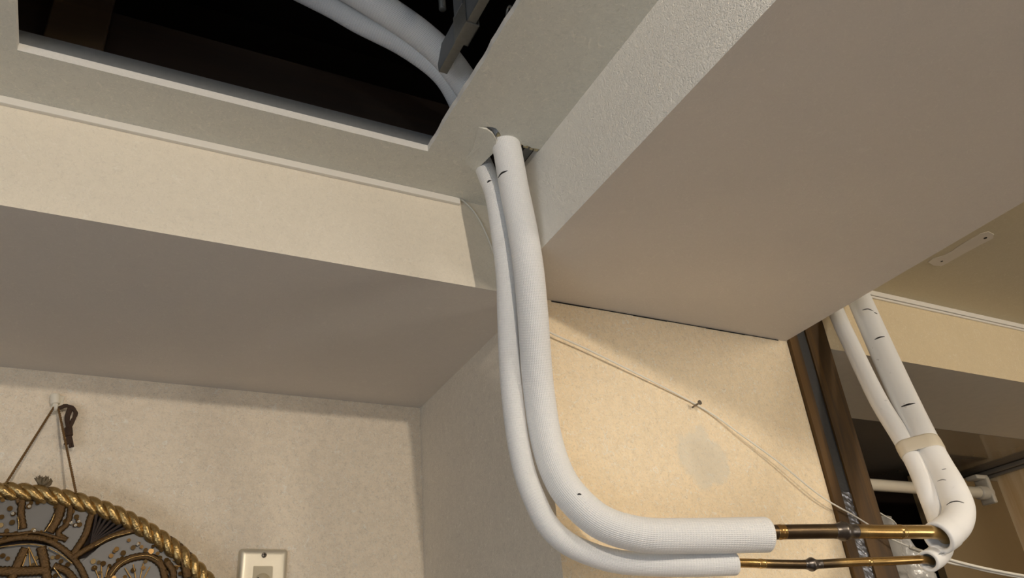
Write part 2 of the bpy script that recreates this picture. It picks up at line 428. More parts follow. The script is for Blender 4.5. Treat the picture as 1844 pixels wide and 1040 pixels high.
struct('wall_left', box((XL - .1, YF, 0), (XL, D + .1, Z0 + .9)), M['room'], 'plain wall on the left side of the room', 'wall')
struct('wall_right', box((XR, YF, 0), (XR + .1, 1.3, Z0 + .9)), M['room'], 'plain wall on the right side of the room', 'wall')
struct('wall_front', box((XL, YF - .1, 0), (XR, YF, Z0 + .9)), M['room'], 'plain wall behind the camera', 'wall')
struct('floor', box((XL, YF, -.05), (XR, 1.3, 0)), M['floor'], 'brown board floor', 'floor')
# roof void
bm = bmesh.new()
add_box(bm, (XL - .1, YF - .1, Z0 + .9), (XR + .1, 1.3, Z0 + .95)); add_box(bm, (XL, D + .1, Z0 + H + T_), (XR, D + .15, Z0 + .9))
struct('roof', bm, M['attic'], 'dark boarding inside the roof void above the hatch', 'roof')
# dark gap line between the beam underside and the column paper
bm = bmesh.new(); gp = [(992, 533.5), (1060, 545.5), (1140, 562), (1200, 573), (1270, 584), (1340, 596), (1400, 605.5)]
for i in range(len(gp) - 1):
    a = pl(*gp[i], 1, -.0006); b = pl(*gp[i + 1], 1, -.0006); h = .0011 if i % 2 else .0016
    a.z = min(a.z, Z0 - .0004); b.z = min(b.z, Z0 - .0004)
    slab(bm, [a, b, b - Vector((0, 0, h)), a - Vector((0, 0, h))], (0, 1, 0), .0008)
struct('trim_3', bm, M['black'], 'thin dark gap along the top of the column', 'gap')

# cable mouldings along the ceiling line
def moulding(name, x0, x1, label, double=False):
    bm = bmesh.new(); add_box(bm, (x0, -.0055, Z0 + H - .0095), (x1, 0, Z0 + H), .0008)
    if double: add_box(bm, (x0, -.004, Z0 + H - .0145), (x1, 0, Z0 + H - .0105), .0008)
    return struct(name, bm, M['molding'], label, 'moulding')
xa = pl(828, 355, 1, -.004).x
moulding('trim_1', XL, xa, 'white cable moulding in the corner above the left beam')
moulding('trim_2', BR + .001, XR, 'white double moulding where the far ceiling meets its beam', True)

# ------------------------------------------------------------------ roof void contents
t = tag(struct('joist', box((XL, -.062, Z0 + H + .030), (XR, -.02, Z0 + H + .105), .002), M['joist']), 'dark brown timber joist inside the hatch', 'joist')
k0 = pl(80, 60, 1, -.066).x; k1 = pl(194, 60, 1, -.066).x
o = fin('timber_block', box((k0, -.072, Z0 + H + .034), (k1, -.0625, Z0 + H + .125), .002), M['joist2'], None, False)
tag(o, 'lighter brown timber block nailed to the joist at the left of the hatch', 'timber block')
bm = bmesh.new(); add_box(bm, (OX0 - .05, OY1 + .0008, Z0 + H + T_), (OX1 + .03, OY1 + .002, Z0 + H + T_ + .018)); add_box(bm, (OX0 - .05, OY1 + .002, Z0 + H + T_ + .0005), (OX1 + .03, OY1 + .017, Z0 + H + T_ + .0015))
tag(fin('hatch_channel', bm, M['steel_d'], None, False), 'grey steel channel lying along the far edge of the hatch', 'steel channel')

# hanger bar over the pipes, running toward the camera
e0 = dp(790, 128, .93)
hb = empty('hanger_bracket', e0); tag(hb, 'galvanised steel ceiling hanger crossing in front of the pipes inside the hatch', 'hanger bracket')
ex, ey, ez = e0
bm = bmesh.new()
# web with cut-off corner
slab(bm, [Vector((ex, ey, ez)), Vector((ex, ey + .002, ez + .012)), Vector((ex, ey - .012, ez + .033)), Vector((ex, ey - .40, ez + .033)), Vector((ex, ey - .40, ez))], (1, 0, 0), .0012)
fin('web', bm, M['steel_d'], hb, False)
fin('flange', box((ex, ey - .40, ez - .001), (ex + .0105, ey, ez + .0008), .0003), M['steel'], hb, False)
bm = bmesh.new(); add_box(bm, (ex - .0012, ey - .082, ez - .0028), (ex + .0150, ey - .050, ez - .0006), .0005); add_box(bm, (ex + .0136, ey - .082, ez - .0028), (ex + .0150, ey - .050, ez + .014), .0004)
add_box(bm, (ex - .0015, ey - .082, ez - .0028), (ex - .0003, ey - .050, ez + .036), .0004)
fin('clip', bm, M['steel'], hb, False)
bm = bmesh.new(); add_box(bm, (ex - .003, ey - .078, ez + .03), (ex - .0015, ey - .056, ez + .25), .0004)
fin('strap', bm, M['steel_d'], hb, False)
r0 = dp(797, 17, .97)
bm = bmesh.new()
zz = [r0 + Vector((0, 0, i * .0006)) for i in range(300)]
add_tube(bm, zz, lambda s, t: .0042 + .0005 * math.sin(s * 2 * PI / .0018), seg=16, raw=True, start='flat', end='flat')
o = fin('threaded_rod', bm, M['steel']); tag(o, 'short steel threaded rod end hanging in the hatch above the pipes', 'threaded rod')
h0 = dp(917, 24, .83)
bm = bmesh.new(); ring = [h0 + Vector((0, math.cos(a) * .0055, math.sin(a) * .009)) for a in [PI * 2 * i / 22 for i in range(18)]]
add_tube(bm, ring, .0013, seg=10, step=.001); add_tube(bm, [h0 + Vector((0, .005, -.002)), h0 + Vector((.004, .010, -.010))], .0014, seg=10)
tag(fin('wire_hook', bm, M['steel']), 'small bent steel wire hook behind the right hatch edge', 'hook')
# runner seen in the torn hole beside the pipes
a = pl(968, 272, 2, H + .012); 
bm = bmesh.new(); add_box(bm, (-.0125, -.40, Z0 + H + T_ + .0002), (-.0008, .0, Z0 + H + T_ + .0012)); add_box(bm, (-.002, -.40, Z0 + H + T_ + .001), (-.0008, 0, Z0 + H + T_ + .025))
tag(fin('wall_runner', bm, M['steel_d'], None, False), 'metal runner showing in the torn hole between pipe and wide beam', 'runner')

# ------------------------------------------------------------------ insulated pipes
RT, RN = .0185, .0125
thick_l = [dp(*q) for q in [(440, -115, .92), (560, -58, .93), (625, -24, .935), (686, 13, .94), (753, 59, .955), (800, 101, .97), (836, 148, .985), (872, 204, .99), (899, 240, .985), (911, 262, .978), (919, 300, .968), (926, 340, .958), (943, 425, .939), (952, 485, .928), (959, 560, .924), (970, 700, .922), (984, 790, .906), (1003, 850, .886), (1027, 890, .87), (1080, 938, .855), (1150, 961, .85), (1240, 964, .855), (1378, 962, .868)]]
thin_l = [dp(*q) for q in [(440, -66, .94), (535, -18, .95), (600, 15, .955), (645, 41, .96), (730, 85, .975), (794, 134, .99), (822, 178, 1.01), (842, 235, 1.04), (860, 275, 1.045), (870, 296, 1.025), (879, 318, 1.003), (891, 350, .982), (903, 425, .962), (912, 500, .948), (914, 560, .940), (917, 640, .932), (921, 700, .924), (932, 790, .906), (945, 850, .89), (959, 890, .875), (985, 942, .865), (1018, 975, .86), (1075, 1001, .86), (1125, 1012, .86), (1240, 1016, .86), (1321, 1014, .865)]]
thick_r = [dp(*q) for q in [(1690, 968, .935), (1706, 957, .945), (1722, 939, .96), (1726, 913, .98), (1714, 882, 1.0), (1690, 840, 1.04), (1668, 800, 1.07), (1632, 726, 1.13), (1586, 625, 1.22), (1557, 560, 1.28), (1535, 510, 1.34), (1515, 460, 1.38), (1500, 420, 1.42)]]
thin_r = [dp(*q) for q in [(1672, 1010, .930), (1686, 1001, .945), (1697, 985, .965), (1697, 962, .985), (1687, 930, 1.0), (1673, 893, 1.01), (1651, 839, 1.05), (1625, 791, 1.085), (1585, 726, 1.13), (1535, 625, 1.22), (1513, 578, 1.27), (1496, 535, 1.32), (1480, 490, 1.37), (1470, 450, 1.41)]]
cop_t = [dp(*q) for q in [(1300, 960, .862), (1375, 958, .867), (1450, 956.5, .879), (1520, 956, .893), (1600, 957, .913), (1660, 957, .929), (1684, 958, .937), (1697, 962, .943), (1704, 970, .951)]]
cop_n = [dp(*q) for q in [(1260, 1014, .86), (1330, 1013, .866), (1400, 1015, .874), (1463, 1015.5, .884), (1530, 1012, .899), (1600, 1009.5, .915), (1640, 1007.5, .926), (1665, 1007, .934), (1677, 1010, .942)]]
for P_ in (thick_l, thin_l): P_.insert(0, P_[0] + (P_[0] - P_[1]).normalized() * .45 + Vector((-.1, 0, .02)))
BVH = {}
def sleeve_obj(name, pts, r, mat, parent, key, **k):
    bm = tube(pts, r, seg=72, step=.003, **k); bm.normal_update(); BVH[key] = BVHTree.FromBMesh(bm)
    return fin(name, bm, mat, parent)
def mark(key, pxs, wpx, parent):
    """pen stroke lying on a sleeve"""
    pts = []
    n = len(pxs) * 6
    P = resample([Vector((x, y, 0)) for x, y in pxs], max(1.0, (Vector(pxs[-1]) - Vector(pxs[0])).length / n))
    bm = bmesh.new(); rows = []
    for i, q in enumerate(P):
        loc, nor, _, _ = BVH[key].ray_cast(CAM, ray(q.x, q.y).normalized())
        if loc is None: continue
        if nor.dot(ray(q.x, q.y)) > 0: nor = -nor
        pts.append((loc, nor))
    for i, (loc, nor) in enumerate(pts):
        a = pts[max(i - 1, 0)][0]; b = pts[min(i + 1, len(pts) - 1)][0]; t_ = (b - a).normalized(); s_ = nor.cross(t_).normalized()
        wd = wpx * (0.25 + 0.75 * math.sin(PI * min(1, (i + .8) / len(pts)))) * .00065 / 2
        rows.append([bm.verts.new(loc + s_ * wd - nor * .0002), bm.verts.new(loc + s_ * wd + nor * .00025), bm.verts.new(loc - s_ * wd + nor * .00025), bm.verts.new(loc - s_ * wd - nor * .0002)])
    for i in range(len(rows) - 1):
        for k in range(4): bm.faces.new((rows[i][k], rows[i][(k + 1) % 4], rows[i + 1][(k + 1) % 4], rows[i + 1][k]))
    bm.faces.new(rows[0]); bm.faces.new(rows[-1][::-1])
    fin('pen_mark', bm, M['ink'], parent)

pt = empty('refrigerant_pipe', thick_l[-1]); tag(pt, 'thicker white-insulated copper pipe dropping from the ceiling hole, upper of the two', 'pipe')
s1 = sleeve_obj('insulation_sleeve', thick_l, lambda s, t: .0177 + .0010 * max(0, (s / t - .6) / .4), M['knit'], pt, 'tl'); s1['label'] = 'white woven insulation from the ceiling to the bare copper'
s2 = sleeve_obj('insulation_sleeve', thick_r, lambda s, t: RT * 1.04 if s < .02 else RT, M['smooth'], pt, 'tr', start='hollow', rin=.0135, depth=.05); s2['label'] = 'smooth white insulation bending upward at the right'
cu = fin('copper_tube', tube(cop_t, .0079, seg=40, step=.003), copper('copper_heat_marked', [(.105, .085)]), pt)
for q in [mark('tl', [(897, 320), (903, 312), (914, 307)], 3.6, s1), mark('tl', [(1040, 890), (1043, 889), (1047, 890)], 3, s1),
          mark('tr', [(1553, 558), (1563, 556), (1573, 560)], 3, s2), mark('tr', [(1574, 562), (1580, 565)], 3, s2), mark('tr', [(1575, 611), (1584, 607), (1593, 605.5)], 4, s2),
          mark('tr', [(1623, 732), (1635, 728), (1648, 725.5)], 4.5, s2), mark('tr', [(1704, 909), (1712, 904), (1724, 902), (1736, 905)], 3, s2),
          mark('tr', [(1688, 866), (1697, 863), (1704, 864)], 1.2, s2), mark('tr', [(1696, 845), (1704, 843.5)], 1.4, s2)]: pass
def lump(name, path, px, r_mul, r0, ln, parent):
    """collar of braze metal at a joint on a tube"""
    P = resample(path, .001); best = min(range(len(P)), key=lambda i: (P[i] - px).length)
    n = int(ln / .001 / 2); seg_ = P[best - n:best + n + 1]
    bm = bmesh.new(); add_tube(bm, seg_, lambda s, t: r0 * (1 + (r_mul - 1) * math.exp(-((s / t - .42) / .2) ** 2) + .015) , seg=32, raw=True, start='flat', end='flat')
    return fin(name, bm, M['solder'], parent)
lump('solder_joint', cop_t, dp(1522, 956, .893), 1.34, .0079, .030, pt)
bm_s = M['solder']; M['solder'] = copper('copper_swage', [(9, .01)])
lump('swaged_collar', cop_t, dp(1404, 957, .872), 1.05, .0079, .010, pt); lump('swaged_collar', cop_t, dp(1622, 957, .918), 1.05, .0079, .008, pt)
M['solder'] = bm_s

pn = empty('refrigerant_pipe', thin_l[-1]); tag(pn, 'thinner white-insulated copper pipe beside the thick one, lower of the two', 'pipe')
s3 = sleeve_obj('insulation_sleeve', thin_l, RN, M['knit'], pn, 'nl'); s3['label'] = 'narrow white woven insulation from the ceiling to the bare copper'
s4 = sleeve_obj('insulation_sleeve', thin_r, RN, M['smooth'], pn, 'nr', start='hollow', rin=.0083, depth=.045); s4['label'] = 'narrow smooth white insulation bending upward at the right'
fin('copper_tube', tube(cop_n, .0049, seg=32, step=.003), copper('thin_copper_heat_marked', [(.120, .07)]), pn)
mark('nl', [(878, 329), (880, 326), (885, 325)], 4, s3)
lump('solder_joint', cop_n, dp(1464, 1015.5, .884), 1.55, .0049, .022, pn)
bm_s = M['solder']; M['solder'] = copper('copper_swage_small', [(9, .01)])
lump('swaged_collar', cop_n, dp(1371, 1014, .870), 1.07, .0049, .008, pn); lump('swaged_collar', cop_n, dp(1562, 1010.5, .907), 1.06, .0049, .007, pn)
M['solder'] = bm_s
# web of foam joining the two right-hand sleeves near their mouths
def hull_band(ca, ra, cb, rb, ax, grow=0.0, seg=40):
    ax = ax.normalized(); d = (cb - ca); d = d - ax * d.dot(ax); L = d.length; d.normalize(); s_ = ax.cross(d)
    be = math.acos(max(-1, min(1, (ra - rb) / max(L, 1e-6)))); out = []
    for i in range(seg):
        th = be + (2 * PI - 2 * be) * i / (seg - 1); out.append(ca + (d * math.cos(th) + s_ * math.sin(th)) * (ra + grow))
    for i in range(seg):
        th = -be + 2 * be * i / (seg - 1); out.append(cb + (d * math.cos(th) + s_ * math.sin(th)) * (rb + grow))
    return out
Pt = resample(thick_r, .002); Pn = resample(thin_r, .002)
bm = bmesh.new(); rows = []
for k in range(1, 15, 2):
    a = Pt[k + 1]; b = Pn[k + 1]; ta = (Pt[k + 2] - Pt[k]).normalized(); tb = (Pn[k + 2] - Pn[k]).normalized(); d = (b - a); d = (d - ta * d.dot(ta)).normalized()
    s_ = (ta + tb).cross(d).normalized(); f = .0090 - .0002 * k
    rows.append([bm.verts.new(p) for p in (a + d * (RT - .0022) + s_ * (f + .001), b - d * (RN - .0022) + s_ * (f - .002), b - d * (RN - .0022) - s_ * (f - .002), a + d * (RT - .0022) - s_ * (f + .001))])
for i in range(len(rows) - 1):
    for k in range(4): bm.faces.new((rows[i][k], rows[i][(k + 1) % 4], rows[i + 1][(k + 1) % 4], rows[i + 1][k]))
bm.faces.new(rows[0]); bm.faces.new(rows[-1][::-1])
fin('foam_web', bm, M['smooth'], pt, True)
# tape strap round both right-hand sleeves
def nearest(P, q): return min(range(len(P)), key=lambda i: (P[i] - q).length)
it = nearest(Pt, dp(1672, 808, 1.066)); inn = nearest(Pn, dp(1637, 815, 1.072))
bm = bmesh.new(); rows = []
for k in range(-5, 6):
    a = Pt[it + k]; b = Pn[inn + k]; ax = (Pt[it + k + 1] - Pt[it + k - 1])
    e = .0006 + (.0004 if abs(k) < 4 else 0)
    rows.append([bm.verts.new(p) for p in hull_band(a, RT, b, RN, ax, e)])
n_ = len(rows[0])
for i in range(len(rows) - 1):
    for k in range(n_): bm.faces.new((rows[i][k], rows[i][(k + 1) % n_], rows[i + 1][(k + 1) % n_], rows[i + 1][k]))
o = fin('tape_strap', bm, M['tape']); o.modifiers.new('s', 'SOLIDIFY').thickness = .0004
tag(o, 'beige adhesive tape strap holding the two right-hand insulated pipes together', 'tape')

# ------------------------------------------------------------------ cables and nail
def wall_run(pts, off): return [pl(x, y, 1, off) for x, y in pts]
c = [dp(828, 357, 0)] if 0 else []
up_ = [(825, 356), (835, 362), (848, 374), (863, 395), (877, 424), (886, 447), (893, 467)]
P1 = [pl(x, y, 1, -.0025) for x, y in up_] + [pl(905, 510, 1, -.003), pl(925, 550, 1, -.006), pl(955, 578, 1, -.009)]
P1 += [pl(x, y, 1, o_) for x, y, o_ in [(990, 598, -.009), (1050, 625, -.0085), (1120, 659, -.007), (1180, 689, -.005), (1230, 715, -.003), (1252, 727, -.0022), (1290, 750, -.004), (1330, 779, -.007), (1400, 830, -.011), (1480, 894, -.014), (1540, 929, -.014), (1564, 944, -.015), (1608, 971, -.02), (1640, 985, -.025)]]
o = fin('white_cable', tube(P1, .00115, seg=10, step=.004), M['cable']); tag(o, 'thin white cable leaving the left moulding, hooked over the nail and sagging across the column', 'cable')
P2 = [pl(x, y, 1, -.026) for x, y in [(1638, 984), (1655, 990), (1690, 1001), (1725, 1011), (1775, 1023), (1850, 1037), (1950, 1052)]]
o2 = fin('splice_sleeve', tube([pl(1640, 985.5, 1, -.026), pl(1656, 991, 1, -.026)], .0028, seg=12), M['clear'], o)
o = fin('white_cable', tube(P2, .0021, seg=12, step=.004), M['cable']); tag(o, 'thicker white cable running right from behind the pipe mouths to the frame edge', 'cable')
P3 = [pl(x, y, 1, -.022) for x, y in [(1690, 1006), (1712, 1013), (1740, 1018.5), (1780, 1028), (1850, 1041), (1950, 1058)]]
o = fin('white_cable', tube(P3, .0019, seg=12, step=.004), M['cable']); tag(o, 'lower of the two white cables leaving the pipe mouths to the right', 'cable')
P4 = [pl(x, y, 1, .03) for x, y in [(1560, 908), (1578, 919), (1598, 931), (1607, 936)]] + [pl(1615, 946, 1, .035), pl(1622, 970, 1, .04)]
o = fin('white_cable', tube(P4, .0011, seg=10, step=.004), M['cable']); tag(o, 'short white cable emerging from behind the wooden post onto the plastic sheet', 'cable')
n0 = pl(1247, 733, 1, 0.0); n1 = n0 + Vector((.0, -.0155, .001)); nd = (n1 - n0).normalized()
nl = empty('nail', n0); tag(nl, 'grey nail sticking out of the column and holding the white cable', 'nail')
bm = bmesh.new(); add_cyl(bm, n0 - nd * .002, n1, .0013, 16); fin('shank', bm, M['nail'], nl)
bm = bmesh.new(); add_tube(bm, [n1, n1 + nd * .0012], .0032, seg=20, step=1, start='flat', end='flat'); fin('head', bm, M['nail'], nl, False)

# ------------------------------------------------------------------ wooden post with groove
PB = empty('wooden_post', (.545, .04, 0)); tag(PB, 'brown wooden post with a metal-lined groove at the right edge of the column', 'post')
def post_piece(name, x0, x1, yf, mat):
    bm = bmesh.new(); add_box(bm, (x0, yf, 0), (x1, .06, Z0 - .0004)); add_box(bm, (x0, yf, Z0 - .0004), (x1, -.0003, Z0 + H - .016))
    return fin(name, bm, mat, PB, False)
post_piece('post_board', .5000, .5185, -.006, M['post'])
post_piece('post_board', .5405, .587, -.006, M['post'])
bm = bmesh.new(); N_ = 300
rows = []
for i in range(N_ + 1):
    z = Z0 + .10 - i * .0029 * (1 if i < 180 else 1 + (i - 180) * .02); am = .0007 if z < Z0 - .235 else .0001
    rows.append([bm.verts.new((.5185 + .022 * k / 6, -.0032 + random.uniform(-1, 1) * am, z)) for k in range(7)])
for i in range(N_):
    for k in range(6): bm.faces.new((rows[i][k], rows[i][k + 1], rows[i + 1][k + 1], rows[i + 1][k]))
g = fin('groove_lining', bm, [M['steel_dark'], M['foil']], PB, False)
for p_ in g.data.polygons: p_.material_index = 1 if p_.center.z + parent_world(PB).z < Z0 - .235 else 0
g.modifiers.new('s', 'SOLIDIFY').thickness = .0006; g['label'] = 'crinkled grey metal strip in the groove'
post_piece('groove_back', .5185, .5405, -.0012, M['steel_dark'])

# plastic sheet hanging behind the post
bm = bmesh.new(); rows = []
c00, c10, c01, c11 = pl(1583, 922, 1, .05), pl(1610, 938, 1, .05), pl(1625, 1120, 1, .03), pl(1735, 1110, 1, .03)
for i in range(31):
    rw = []
    for j in range(13):
        u_, v_ = j / 12, i / 30; p = c00.lerp(c10, u_).lerp(c01.lerp(c11, u_), v_)
        p.y += .006 * math.sin(u_ * 9 + v_ * 5) + random.uniform(-.002, .002); rw.append(bm.verts.new(p))
    rows.append(rw)
for i in range(30):
    for j in range(12): bm.faces.new((rows[i][j], rows[i][j + 1], rows[i + 1][j + 1], rows[i + 1][j]))
o = fin('plastic_sheet', bm, M['sheet'], None, True); o.modifiers.new('s', 'SOLIDIFY').thickness = .0004
tag(o, 'crumpled clear plastic sheet hanging behind the wooden post', 'plastic sheet')

# ------------------------------------------------------------------ closet beyond the post
CX = 1.66
struct('closet_ceiling', box((.56, .247, Z0 + .0005), (CX, .66, Z0 + .03)), M['closet'], 'glossy brown top board of the closet behind the far beam', 'closet top')
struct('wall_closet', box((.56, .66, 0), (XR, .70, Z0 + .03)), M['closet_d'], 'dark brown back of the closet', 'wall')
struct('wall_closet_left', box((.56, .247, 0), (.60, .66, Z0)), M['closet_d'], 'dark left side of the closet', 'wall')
struct('wall_closet_right', box((CX, -.02, 0), (XR, .66, Z0 - .0005)), M['ply'], 'pale plywood wall with dark knots at the right side of the closet', 'wall')
bx = pl(1697, 1010, 1, .45).x
tag(fin('closet_panel', box((bx, .45, .3), (CX - .0005, .47, Z0 - .030), .001), M['closet_b'], None, False), 'grey-brown board standing at the right end of the closet below the rail', 'board')
bm = bmesh.new(); add_box(bm, (CX - .018, .25, Z0 - .012), (CX - .0005, .655, Z0), .003); add_box(bm, (CX - .010, .25, Z0 - .020), (CX - .0005, .655, Z0 - .012), .003)
struct('trim_4', bm, M['closet'], 'brown moulding where the closet top meets its plywood side', 'moulding')
ra = dp(1500, 862, 1.62); rb = dp(1768, 885, 1.86)
ra.z = rb.z = (ra.z + rb.z) / 2; yr = rb.y - .0; ra = Vector((.602, yr, rb.z)); rb = Vector((rb.x, yr, rb.z))
rl = empty('clothes_rail', (ra + rb) / 2); tag(rl, 'cream enamelled clothes rail running across the closet behind the pipes', 'clothes rail')
bm = bmesh.new(); add_cyl(bm, ra, rb, .0128, 32); fin('rail_tube', bm, M['rail'], rl)
bm = bmesh.new(); add_tube(bm, [rb - Vector((.012, 0, 0)), rb + Vector((.022, 0, 0))], .0160, seg=28, step=1)
add_box(bm, (rb.x + .010, yr - .016, rb.z - .026), (rb.x + .024, yr + .018, rb.z + .036), .004); add_box(bm, (rb.x - .02, yr - .014, rb.z + .030), (rb.x + .024, yr + .016, rb.z + .040), .003)
fin('end_bracket', bm, M['clear'], rl)['label'] = 'cloudy plastic bracket at the rail end'

# filler patch on the far ceiling
px_ = [(1671, 472), (1680, 466), (1697, 461), (1716, 451), (1722, 446), (1745, 432), (1765, 421), (1780, 417), (1790, 422), (1788, 429), (1765, 441), (1735, 457), (1705, 474), (1695, 479), (1682, 478)]
bm = bmesh.new(); slab(bm, [pl(x, y, 2, H - .0007) for x, y in px_], (0, 0, 1), .0008)
o = fin('ceiling_patch', bm, M['patch'], None, False); tag(o, 'pale oblong filler patch with two screw holes on the far ceiling', 'patch')
for (x, y, r) in ((1774.5, 428.5, .0028), (1696, 470.5, .0020)):
    bm = bmesh.new(); add_disc(bm, pl(x, y, 2, H - .0010), (0, 0, 1), r, .0006); fin('screw_hole', bm, M['black'], o, False)

# ------------------------------------------------------------------ outlet
px0 = pl(430, 989, 1, D).x; px1 = pl(517, 992, 1, D).x; pz = pl(472, 989, 1, D).z; cxp = (px0 + px1) / 2; hw = (px1 - px0) / 2; ph = .12
ot = empty('wall_outlet', (cxp, D, pz - ph / 2)); tag(ot, 'metal-plated wall outlet with one screw on the back wall right of the sombrero', 'outlet')
def rrect(w_, h_, r, n=6):
    out = []
    for sx, sz, a0 in ((1, 1, 0), (-1, 1, 90), (-1, -1, 180), (1, -1, 270)):
        for i in range(n + 1):
            a = math.radians(a0 + 90 * i / n); out.append((sx * (w_ - r) + r * math.cos(a), sz * (h_ - r) + r * math.sin(a)))
    return out
bm = bmesh.new(); rings = []; zc_ = pz - ph / 2
for ins, yy_ in ((0, 0), (0, .0035), (.0015, .0062), (.004, .0078), (.009, .0080), (.016, .0078)):
    rings.append([bm.verts.new((cxp + x, D - yy_, zc_ + z)) for x, z in rrect(hw - ins, ph / 2 - ins, max(.0045 - ins * .3, .001))])
for a, b in zip(rings, rings[1:]):
    for i in range(len(a)): bm.faces.new((a[i], a[(i + 1) % len(a)], b[(i + 1) % len(a)], b[i]))
bm.faces.new(rings[-1])
fin('cover_plate', bm, M['plate'], ot)
sc = Vector((cxp, D - .0080, pl(475, 999, 1, D - .008).z))
bm = bmesh.new(); add_tube(bm, [sc + Vector((0, .001, 0)), sc + Vector((0, -.0012, 0))], .0035, seg=20, step=1); o = fin('screw', bm, M['nail'], ot)
bm = bmesh.new(); add_box(bm, sc + Vector((-.0026, -.0036, -.0004)), sc + Vector((.0026, -.0030, .0004))); add_box(bm, sc + Vector((-.0004, -.0036, -.0026)), sc + Vector((.0004, -.0030, .0026))); fin('screw_slot', bm, M['black'], o, False)
zt = pl(475, 1019, 1, D - .008).z; hw2 = (pl(492, 1019, 1, D - .008).x - pl(457, 1019, 1, D - .008).x) / 2
bm = bmesh.new(); slab(bm, [Vector((cxp + x, D - .0060, zt - .034 + z)) for x, z in rrect(hw2, .034, .001)], (0, -1, 0), .0034)
so = fin('socket_insert', bm, M['ivory'], ot, False)
for dz in (0, -.034):
    bm = bmesh.new(); add_tube(bm, [Vector((cxp, D - .0092, zt - .020 + dz)), Vector((cxp, D - .0102, zt - .020 + dz))], .0105, seg=36, step=1, start='flat', end='flat')
    f_ = fin('socket_face', bm, M['ivory'], so, True)
    if dz < 0: continue
for dz in (0, -.034):
    for dx, hh in ((-.0064, .0045), (.0064, .0036)):
        bm = bmesh.new(); add_box(bm, (cxp + dx - .0010, D - .0106, zt - .020 + dz - hh), (cxp + dx + .0010, D - .0098, zt - .020 + dz + hh)); fin('slot', bm, M['black'], so, False)
bm = bmesh.new(); add_box(bm, (cxp - .006, D - .0096, zt - .0040), (cxp + .006, D - .0092, zt - .0030)); fin('insert_ridge', bm, M['ivory'], so, False)

# ------------------------------------------------------------------ sombrero
HC = Vector((-.5246, .36, Z0 - .5227)); HR = .336
hat = empty('sombrero', HC); tag(hat, 'large embroidered sombrero with gold rope rim hanging on the back wall', 'sombrero')
bm = bmesh.new(); prof = [(HR, .004), (HR - .012, .010), (.30, .004), (.24, 0), (.15, 0), (.10, 0), (.088, -.01), (.082, -.05), (.072, -.10), (.052, -.135), (.02, -.15), (.0005, -.152)]
prof_b = [(.0005, -.148), (.05, -.13), (.07, -.09), (.08, -.03), (.09, .006), (.24, .006), (.30, .010), (HR - .012, .016), (HR, .010)]
vr = []
for r, yv in prof + prof_b: vr.append([bm.verts.new(HC + Vector((r * math.cos(2 * PI * i / 96), yv, r * math.sin(2 * PI * i / 96)))) for i in range(96)])
for a, b in zip(vr, vr[1:] + vr[:1]):
    for i in range(96): bm.faces.new((a[i], a[(i + 1) % 96], b[(i + 1) % 96], b[i]))
fin('brim_and_crown', bm, M['velvet'], hat)
def rope(name, R, y, rs, hr, pitch, mat, parent, strands=3, flat_=.7):
    bm = bmesh.new(); L = 2 * PI * R; turns = round(L / pitch); n = turns * 22
    for s in range(strands):
        pts = []
        for i in range(n + 1):
            a = 2 * PI * i / n; ph_ = turns * a + 2 * PI * s / strands
            pts.append(HC + Vector(((R + hr * math.cos(ph_)) * math.cos(a), y + flat_ * hr * math.sin(ph_), (R + hr * math.cos(ph_)) * math.sin(a))))
        add_tube(bm, pts, rs, seg=10, raw=True)
    return fin(name, bm, mat, parent)
rope('rope_rim', .336, -.002, .0056, .0062, .048, M['gold'], hat)
HY = .358
def hp(x, y, off=0.0): return pl(x, y, 1, HY - off)
def patch(name, px, mat, off=0.0, th=.0015):
    bm = bmesh.new(); P = resample([Vector((x, y, 0)) for x, y in px + [px[0]]], 5)[:-1]
    slab(bm, [hp(p.x, p.y, off) for p in P], (0, 1, 0), th); bmesh.ops.triangulate(bm, faces=bm.faces); return fin(name, bm, mat, hat, False)
def band(bm, px, wpx, off=.001, th=.0022):
    P = resample([Vector((x, y, 0)) for x, y in px], 2.5); Q = [hp(p.x, p.y, off) for p in P]; T, _ = frames(Q); rows = []
    for i, (q, t_) in enumerate(zip(Q, T)):
        s_ = t_.cross(Vector((0, 1, 0))).normalized() * wpx * .00037; jit = 1 + .10 * math.sin(i * 2.1)
        rows.append([bm.verts.new(q + s_ * jit), bm.verts.new(q + s_ * .6 - Vector((0, th, 0))), bm.verts.new(q - s_ * .6 - Vector((0, th, 0))), bm.verts.new(q - s_ * jit)])
    for i in range(len(rows) - 1):
        for k in range(4): bm.faces.new((rows[i][k], rows[i][(k + 1) % 4], rows[i + 1][(k + 1) % 4], rows[i + 1][k]))
    bm.faces.new(rows[0]); bm.faces.new(rows[-1][::-1])
def bands(name, lst, mat, off=.001, th=.0022):
    for i_, (px, wd) in enumerate(lst):
        bm = bmesh.new(); band(bm, px, wd, off + .00035 * i_, th); fin(name, bm, mat, hat)
patch('satin_panel', [(-60, 892), (0, 882), (60, 890), (110, 898), (165, 912), (160, 935), (150, 965), (130, 998), (108, 982), (62, 967), (20, 969), (-50, 984)], M['satin'], .0006)
patch('satin_panel', [(160, 1002), (182, 982), (220, 966), (256, 960), (296, 971), (330, 996), (346, 1020), (346, 1060), (300, 1085), (170, 1085), (140, 1040), (135, 1012)], M['satin'], .0006)
patch('satin_panel', [(-60, 1010), (0, 988), (50, 978), (95, 985), (128, 1008), (150, 1040), (165, 1085), (-60, 1085)], M['satin'], .0006)
